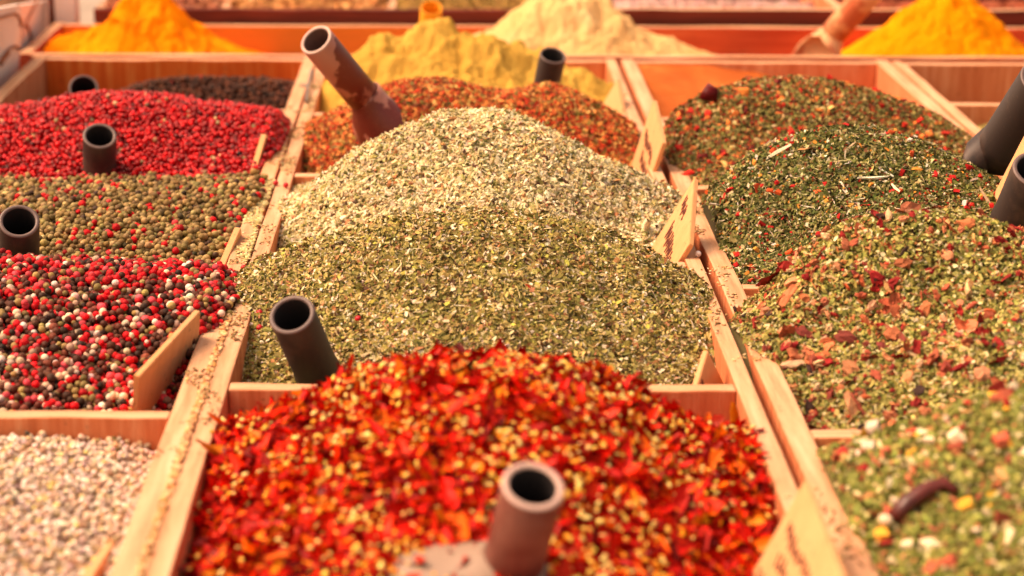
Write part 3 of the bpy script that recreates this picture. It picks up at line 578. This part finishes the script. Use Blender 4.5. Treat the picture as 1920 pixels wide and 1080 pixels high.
def handle(label, top, bot, ytop, ybot, r=.015, ri=.0118, mats=None, ext=.05, sleeve=.05, bl=None):
    a = atY(*top, ytop); b = atY(*bot, ybot); d = (b-a).normalized(); b2 = b+d*ext
    root = empty('scoop', b2); tag(root, label, 'scoop', GS); mats = mats or (BLACK, RIM, INNER)
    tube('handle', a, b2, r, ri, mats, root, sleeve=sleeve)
    blade('blade', b2-d*.004, d, bl[0] if bl else Vector((0, -1, .5)), bl[1] if bl else .02, r+.001, bl[2] if bl else .02, mats[0], root) if bl is not False else None; return root
handle('black hollow scoop handle between the red and black pepper heaps', (157, 165), (158, 200), 1.985, 2.02, ri=.0125)
handle('black upright scoop handle standing in the red peppercorns', (187, 254), (186, 345), 1.735, 1.775)
handle('black scoop handle at the left edge, in the olive peppercorns', (36, 414), (37, 500), 1.435, 1.475)
handle('black scoop handle leaning left in the olive green herb heap', (547, 589), (602, 712), 1.20, 1.245, sleeve=.062)
handle('short dark scoop handle standing between mustard powder and orange mix', (1037, 103), (1022, 170), 1.98, 2.0, r=.0135, ri=.0112)
handle('black scoop handle cut by the right edge, above the crouton herb heap', (1945, 318), (1888, 450), 1.375, 1.42, r=.0175, ri=.014)
handle('yellow powder-coated scoop handle sticking out of the mustard heap', (809, 14), (806, 60), 2.24, 2.26, r=.0125, ri=.0105, mats=(YEL, YEL, YEL))
handle('red-stained scoop with pale rim in front, in the chili flakes', (1000, 910), (955, 1085), .865, .895, ri=.0115, mats=(FBROWN, BRIM, INNER), ext=.004, sleeve=None, bl=False)
rs = bpy.data.objects.get('scoop.007')
blade('blade', atY(962, 1045, .89), atY(925, 1150, .90)-atY(962, 1045, .89), Vector((0, .9, .3)), .12, .0157, .058, TANP, rs, flare=.2)
# big brown scoop
a, b = atY(592, 74, 1.75), atY(680, 180, 1.80); root = empty('scoop', b); tag(root, 'large worn brown scoop leaning left out of the orange spice mix', 'scoop', GS)
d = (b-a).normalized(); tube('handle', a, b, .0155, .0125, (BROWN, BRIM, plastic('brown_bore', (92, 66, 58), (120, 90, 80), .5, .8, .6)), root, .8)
blade('blade', atY(682, 174, 1.80), (atY(742, 280, 1.82)-atY(682, 174, 1.80)), Vector((.55, .5, .5)), .11, .0162, .038, BROWN, root, flare=.42)
# black scoop, right edge
a, b = atY(1960, 150, 1.50), atY(1868, 292, 1.56); root = empty('scoop', b); tag(root, 'thick black scoop leaning in from the right edge over the dark green heap', 'scoop', GS)
d = (b-a).normalized(); tube('handle', a, b, .0195, .016, (BLACK, RIM, INNER), root, .8, sleeve=.075)
blade('blade', atY(1872, 268, 1.555), atY(1800, 330, 1.57)-atY(1872, 268, 1.555), Vector((-.3, .3, 1)), .09, .0170, .026, BLACK, root, flare=.5)
# cream dusted scoop at the back
a, b = atY(1640, -25, 2.30), atY(1560, 66, 2.36); root = empty('scoop', b); tag(root, 'cream-dusted brown scoop lying beside the golden heap at the back', 'scoop', GS)
tube('handle', a, b, .0155, .0125, (WSC, CREAM, INNER), root, .8); blade('blade', b-(b-a).normalized()*.004, Vector((-.55, .0, -.9)), Vector((-.6, -.6, .6)), .075, .0155, .034, CREAM, root)
# ------------------------------------------------------------------ wooden price cards
def card(label, D, A, C, words=(), th=.004, extA=1.25, extC=1.25, mat=None, flip=1):
    D, A, C = (atY(*q) for q in (D, A, C)); e1, e2 = (A-D)*extA, (C-D)*extC
    n = e1.cross(e2).normalized()
    if n.dot(Vector((0, 0, H))-D) < 0: n = -n
    root = empty('price_card', D+e1*.5+e2); tag(root, label, 'price card', 'wooden price cards stuck between the spices')
    bm = bmesh.new(); q = [D, D+e1, D+e1+e2, D+e2]; f0 = [bm.verts.new(p) for p in q]; f1 = [bm.verts.new(p-n*th) for p in q]
    bm.faces.new(f0); bm.faces.new(f1[::-1])
    for i in range(4): bm.faces.new([f0[i], f1[i], f1[(i+1) % 4], f0[(i+1) % 4]])
    bmesh.ops.recalc_face_normals(bm, faces=bm.faces); bmesh.ops.bevel(bm, geom=bm.edges[:], offset=.0005, segments=2, affect='EDGES')
    me = bpy.data.meshes.new('board'); bm.to_mesh(me); bm.free(); link('board', me, mat or PALE, root)
    if words:
        bm = bmesh.new(); rr = random.Random(len(label))
        def stroke(p, q2, w):
            P, Q = D+e1*p[0]+e2*p[1]+n*.00025, D+e1*q2[0]+e2*q2[1]+n*.00025; t = (Q-P); sd_ = n.cross(t).normalized()*w; vs = [P-sd_, Q-sd_*.6, Q+sd_*.6, P+sd_]
            lo = [bm.verts.new(v-n*.0004) for v in vs]; hi = [bm.verts.new(v) for v in vs]; bm.faces.new(hi)
            for i in range(4): bm.faces.new([lo[i], lo[(i+1) % 4], hi[(i+1) % 4], hi[i]])
        for (s0, t0, t1, hgt) in words:                    # a handwritten word running down the board
            k = max(3, int((t1-t0)/.055)); t = t0
            for i in range(k):
                dt = (t1-t0)/k; h1 = hgt*rr.uniform(.6, 1.1); s1 = s0+rr.uniform(-.02, .02)
                stroke((s1, t), (s1+h1, t+dt*.35), .0011); stroke((s1+h1, t+dt*.35), (s1+rr.uniform(0, .05), t+dt*.9), .0008)
                if rr.random() < .3: stroke((s1+h1*.5, t), (s1+h1*.55, t+dt), .0004)
                t += dt
        me = bpy.data.meshes.new('lettering'); bm.to_mesh(me); bm.free(); link('lettering', me, INK, root)
    return root
card('pale wooden card with dark handwriting between the cream heap and dark green heap', (1302, 333, 1.515), (1208, 484, 1.53), (1294, 441, 1.465), [(.10, .12, .4, .10), (.3, .2, .85, .16), (.6, .35, .85, .14)], extC=1.15)
card('pale wooden card with dark handwriting beside the orange mix and far green heap', (1225, 187, 1.80), (1179, 322, 1.812), (1239, 251, 1.745), [(.25, .15, .8, .12), (.42, .3, .9, .14), (.68, .2, .6, .14)])
card('blurred wooden card with faded writing at the bottom, right of the chili flakes', (1508, 900, .93), (1404, 1085, .942), (1562, 1040, .865), [(.25, .12, .7, .1), (.42, .2, .85, .12), (.66, .08, .6, .12)], extC=1.3)
card('yellowish blank wooden card leaning on the rail beside the mixed peppercorns', (376, 583, 1.262), (264, 704, 1.160), (372, 655, 1.275), extA=1.02, extC=1.9)
card('small wooden card corner against the right wall of the olive herb compartment', (1328, 657, 1.212), (1304, 735, 1.19), (1356, 715, 1.225), [(.5, .1, .4, .1)])
card('thin wooden card seen edge-on beside the red peppercorns', (500, 252, 1.80), (473, 345, 1.722), (504, 300, 1.85), th=.005, extC=1.4)
card('thin wooden card seen edge-on beside the olive peppercorns', (452, 427, 1.51), (412, 520, 1.425), (457, 480, 1.55), th=.005, extC=1.4)
card('blurred wooden card tip at the bottom left beside the white seeds', (222, 1006, .985), (165, 1095, .91), (226, 1060, .99), th=.005)
card('wooden card with round black writing at the right edge behind a black handle', (1935, 225, 1.48), (1878, 335, 1.49), (1940, 320, 1.44), [(.45, .2, .5, .2), (.6, .45, .8, .15)])
card('small pale wooden card at the right end of the mustard powder', (1157, 148, 2.04), (1122, 210, 2.05), (1167, 200, 2.0))
# ------------------------------------------------------------------ white boards at the top left
def panel(name, label, cat, pts, Y0, Y1, th, mat, curls):
    q = [atY(p[0], p[1], Y0+(Y1-Y0)*p[2]) for p in pts]; n = (q[1]-q[0]).cross(q[2]-q[0]).normalized()
    if n.dot(Vector((0, 0, H))-q[0]) < 0: n = -n
    root = empty(name, q[-1]); tag(root, label, cat); bm = bmesh.new(); a = [bm.verts.new(p) for p in q]; c = [bm.verts.new(p-n*th) for p in q]; k = len(q)
    bm.faces.new(a); bm.faces.new(c[::-1])
    for i in range(k): bm.faces.new([a[i], c[i], c[(i+1) % k], a[(i+1) % k]])
    bmesh.ops.recalc_face_normals(bm, faces=bm.faces); me = bpy.data.meshes.new('board'); bm.to_mesh(me); bm.free(); link('board', me, mat, root)
    for cv in curls:
        P = []
        for (px, py) in cv:
            r_ = ray(px, py); o = Vector((0, 0, H)); t = (q[0]+n*.0008-o).dot(n)/r_.dot(n); P.append(o+r_*t)
        cu = bpy.data.curves.new('painted_curl', 'CURVE'); cu.dimensions = '3D'; sp = cu.splines.new('NURBS'); sp.points.add(len(P)-1); sp.order_u = 3; sp.use_endpoint_u = True
        for i, p in enumerate(P): sp.points[i].co = (*p, 1)
        cu.bevel_depth = .0016; tmp = bpy.data.objects.new('tmp', cu); COL.objects.link(tmp); dg = bpy.context.evaluated_depsgraph_get()
        me = bpy.data.meshes.new_from_object(tmp.evaluated_get(dg)); bpy.data.objects.remove(tmp); me.materials.clear(); link('painted_curl', me, BROWNPAINT, root)
panel('sign_board', 'white board with brown painted curls at the left edge behind the tray', 'sign', [(-70, 30, 0), (38, 8, 1), (40, 60, 1), (30, 190, 1), (-70, 260, 0)], 2.03, 2.28, .006, WHITE,
      [[(-10, 36), (12, 30), (30, 24), (38, 34), (38, 50)], [(0, 118), (10, 100), (22, 88), (34, 86), (37, 94)], [(2, 122), (10, 108), (18, 100)]])
panel('sign_board', 'smaller white board with a brown curve left of the turmeric', 'sign', [(36, 10, 0), (92, 0, 1), (90, 60, 1), (66, 150, 1), (30, 170, 0)], 2.34, 2.62, .005, WHITE,
      [[(48, 44), (58, 60), (58, 84), (50, 102), (38, 114)], [(40, 36), (40, 60), (38, 76)], [(70, 0), (60, 20), (50, 40), (46, 50)]])
rt = empty('stall_post', (-.50, 2.56, -.1)); tag(rt, 'white upright post with a brown edge strip at the top left', 'post')
p0 = atY(104, 50, 2.56); p1 = atY(143, 50, 2.56)
link('post', box_mesh('post', p0.x, p1.x, 2.56, 2.59, -.09, .32), WHITE, rt)
link('edge_strip', box_mesh('edge_strip', p0.x-.008, p0.x-.0004, 2.562, 2.588, -.09, .32), DARKF, rt)
# ------------------------------------------------------------------ strays
def stray(name, label, cat, proto, P, sz, c, mat, group=None, tilt=.3, seed=1, jit=.08):
    nn = np.array([[0, 0, 1.]]); V, Fq, C = place(proto, np.zeros((1, 3)), nn, np.array([sz])/1000, np.array([lin(c)]), tilt, jit)
    o = link(name, npmesh(name, V, [Fq], C), mat); o.location = P; return tag(o, label, cat, group)
def on(hp, px, py, up=.0012):                          # where the sight line meets a heap
    o = Vector((0, 0, H)); r = ray(px, py); t = (hp.y0-.03)/r.y
    for _ in range(400):
        p = o+r*t
        if p.z < float(hp.z(np.array([p.x]), np.array([p.y]))[0]): break
        t += .001
    return p+Vector((0, 0, up))
ico = proto_ico(2)
PK = 'stray pink peppercorns'
for px, py, hp, lb in ((612, 452, hM3, 'single pink peppercorn low on the left side of the cream heap'), (832, 405, hM3, 'single pink peppercorn at the foot of the cream heap, centre'),
                       (672, 601, hM4, 'single dark pink peppercorn on the olive herbs right of the black handle'), (487, 590, hM4, 'upper pink peppercorn between the left rail and the black handle'),
                       (487, 618, hM4, 'lower pink peppercorn between the left rail and the black handle')):
    stray('peppercorn', lb, 'peppercorn', ico, on(hp, px, py), (5, 5, 5), (190, 20, 34), M_PINK, PK, jit=0)
for px, py, c, lb in ((536, 347, (204, 30, 40), 'pink peppercorn on the left rail beside the cream heap'), (457, 502, (196, 30, 40), 'pink peppercorn on the rail left of the olive herbs'),
                      (517, 343, (196, 30, 40), 'pink peppercorn on the rail crack at the far end of the olive peppercorns'), (1309, 476, (240, 226, 220), 'single white peppercorn on the rail below the handwritten card'), (404, 594, (236, 214, 196), 'single white peppercorn on the left rail beside the mixed peppercorns'),
                      (432, 549, (60, 44, 36), 'single dark peppercorn on the left rail above the white one')):
    p = atZ(px, py, .0026); stray('peppercorn', lb, 'peppercorn', ico, p, (5, 5, 5), c, M_PINK, 'stray peppercorns on the rails', jit=0)
stray('chili_flake', 'red chili flake on the olive herb heap, upper middle', 'chili flake', CU, on(hM4, 998, 546), (11, 4, 4), (200, 40, 20), M_CHILI, 'stray red flakes on the olive herbs')
stray('chili_flake', 'red chili flake low on the right of the olive herb heap', 'chili flake', CU, on(hM4, 1165, 645), (10, 4, 4), (200, 30, 20), M_CHILI, 'stray red flakes on the olive herbs')
stray('chili_flake', 'small red flake nearest the right wall of the olive herbs', 'chili flake', CU, on(hM4, 1213, 631), (5, 5, 3), (190, 24, 20), M_CHILI, 'stray red flakes on the olive herbs')
stray('straw_bit', 'small white straw bit in the middle of the olive herb heap', 'straw', SK, on(hM4, 953, 585), (9, 2, 1.6), (236, 220, 196), M_HERB)
stray('root_piece', 'fat white root piece leaning by the handwritten card on the cream heap', 'root', SK, on(hM3, 1210, 436, .004), (17, 8, 8), (232, 212, 178), M_HERB)
stray('bark_piece', 'curled orange-brown bark piece right on the cream heap', 'bark', CU, on(hM3, 1150, 345, .003), (18, 9, 8), (204, 140, 84), M_HERB)
stray('tomato_piece', 'dark red dried tomato piece on top left of the far green-red heap', 'dried tomato', CH, on(hR2, 1332, 186, .006), (20, 17, 17), (92, 18, 20), M_CHILI)
stray('dark_clump', 'dark brown clump on the crest of the far green-red heap', 'clump', CH, on(hR2, 1402, 152, .002), (11, 8, 5), (84, 66, 46), M_HERB)
stray('straw_bit', 'long white straw on the left side of the dark green heap', 'straw', SK, on(hR3, 1345, 388, .002), (16, 2.6, 2.4), (236, 222, 200), M_HERB)
stray('straw_bit', 'white shard in the upper middle of the dark green heap', 'straw', LF, on(hR3, 1590, 312, .003), (10, 4, 3), (240, 232, 226), M_HERB)
stray('bark_piece', 'brown bark curl on the crest of the dark green heap', 'bark', CU, on(hR3, 1520, 285, .003), (22, 9, 8), (186, 130, 80), M_HERB)
for px, py, s_, c, lb in ((1375, 455, 17, (150, 134, 80), 'curled dry leaf at the left foot of the dark green heap, upper'), (1400, 508, 19, (226, 204, 160), 'pale curled husk at the left foot of the dark green heap, lower')):
    stray('dry_leaf', lb, 'dry leaf', CU, on(hR3, px, py, .003), (s_, 9, 9), c, M_HERB)
# chili pod lower right
P0 = [on(hR5, *q, .006) for q in ((1672, 992), (1700, 962), (1735, 938), (1770, 926), (1792, 940))]
rt = empty('chili_pod', P0[0]); tag(rt, 'dark red whole dried chili pod on the blurred green heap', 'chili pod')
bm = bmesh.new(); R = []
for i, p in enumerate(P0):
    t_ = (P0[min(i+1, 4)]-P0[max(i-1, 0)]).normalized(); s_ = t_.cross(Vector((0, 0, 1))).normalized(); u_ = s_.cross(t_); rad = (.004, .0052, .0052, .0042, .0022)[i]
    R.append([bm.verts.new(p+(s_*math.cos(k*math.pi/5)+u_*math.sin(k*math.pi/5)*.8)*rad) for k in range(10)])
for i in range(4):
    for k in range(10): bm.faces.new([R[i][k], R[i][(k+1) % 10], R[i+1][(k+1) % 10], R[i+1][k]])
bm.faces.new(R[0]); bm.faces.new(R[-1][::-1]); bmesh.ops.recalc_face_normals(bm, faces=bm.faces)
for f in bm.faces: f.smooth = True
me = bpy.data.meshes.new('pod'); bm.to_mesh(me); bm.free()
pm = plastic('dried_chili_skin', (84, 26, 20), (46, 20, 18), .5, .7, .35); link('pod', me, pm, rt)
V, Fq, C = place(ico, np.array([P0[0][:]])+np.array([[-.004, -.002, .0]]), np.array([[0, 0, 1.]]), np.array([[.008, .007, .006]]), np.array([lin((236, 214, 180))]), .1, 0)
link('stem_end', npmesh('stem_end', V, [Fq], C), M_HERB, rt)
# crumbs on rails and in the cracks
def crumbs(label, xr, yr, n, pal, sz, dens=None, zt=.0008):
    X = RNG.uniform(*xr, n); Y = RNG.uniform(*yr, n)
    if dens is not None: k = RNG.random(n) < dens(X, Y); X, Y = X[k], Y[k]
    n = len(X); s = np.array([sz])/1000*np.exp(RNG.normal(0, .3, (n, 3)))
    a = place(CH, np.stack([X, Y, np.full(n, zt)], 1), np.tile([0, 0, 1.], (n, 1)), s, pick(pal, n), .3)
    tag(link('spilled_crumbs', npmesh('spilled_crumbs', a[0], [a[1]], a[2]), M_HERB), label, 'crumbs', 'spilled crumbs on the rails', 'stuff')
patchy = lambda f, th: (lambda X, Y: np.clip(fbm(X*50+f, Y*26+f, 3)*1.5-th, 0, 1))
cr = [((206, 176, 120), 4), ((150, 110, 70), 3), ((120, 100, 60), 2), ((228, 208, 160), 2.5), ((140, 110, 76), 1)]
crumbs('herb crumbs scattered on the left pair of rails', (-.166, -.139), (.9, 2.2), 5000, cr, (2.4, 1.3, .8), patchy(1, .35))
crumbs('row of crumbs filling the crack between the left pair of rails', (-.1535, -.150), (.86, 1.32), 900, [((226, 190, 140), 4), ((206, 150, 90), 3), ((150, 90, 60), 1.5)], (3, 2, 1.6), None, .0004)
crumbs('herb crumbs scattered on the right pair of rails', (.182, .213), (.85, 2.2), 5000, cr, (2.4, 1.3, .8), patchy(7, .45))
crumbs('herb crumbs fallen into the gap between the right pair of rails', (.1927, .1988), (.85, 2.2), 5000, cr, (3.4, 2.2, 1.6), None, -.03)
crumbs('pale crumbs on the left rail beside the olive peppercorns', (-.166, -.152), (1.44, 1.70), 1500, [((226, 206, 150), 4), ((190, 170, 110), 3)], (3.2, 1.6, 1.2), lambda X, Y: np.clip(.5+fbm(X*60, Y*30, 2), 0, 1))

rt = empty('side_board', (-.57, 2.4, -.1)); tag(rt, 'tan low wooden board behind the white boards at the left edge', 'board')
me = box_mesh('panel_board', -.575, -.562, 1.75, 2.95, -.097, .06); me.materials.append(EDGE['Y']); me.materials.append(EDGE['Y']); link('panel_board', me, None, rt)

# small hardware on the rails
tr_ = [o for o in bpy.data.objects if o.name.startswith('spice_tray')]; tr_.sort(key=lambda o: o.name)
STEEL = plastic('dull_steel', (112, 100, 92), (80, 66, 58), .5, .7, .4)
p = atZ(1188, 249, .0); V, Fq, C = place(proto_ico(2), np.array([[p.x-.002, p.y, .001]]), np.array([[0, 0, 1.]]), np.array([[.008, .008, .004]]), np.array([[.3, .3, .3]]), 0, 0)
link('screw_head', npmesh('screw_head', V, [Fq]), STEEL, tr_[1])
q = [atZ(574, 190, .003), atZ(578, 160, .006), atZ(584, 132, .003), atZ(566, 160, .005)]
bm = bmesh.new()
for a_, b_ in ((q[0], q[1]), (q[1], q[2]), (q[1], q[3])):
    M_ = Matrix.Translation((a_+b_)/2) @ (b_-a_).to_track_quat('Z', 'Y').to_matrix().to_4x4()
    bmesh.ops.create_cone(bm, cap_ends=True, segments=10, radius1=.0017, radius2=.0017, depth=(b_-a_).length+.002, matrix=M_)
me = bpy.data.meshes.new('latch'); bm.to_mesh(me); bm.free(); link('latch', me, STEEL, tr_[0])
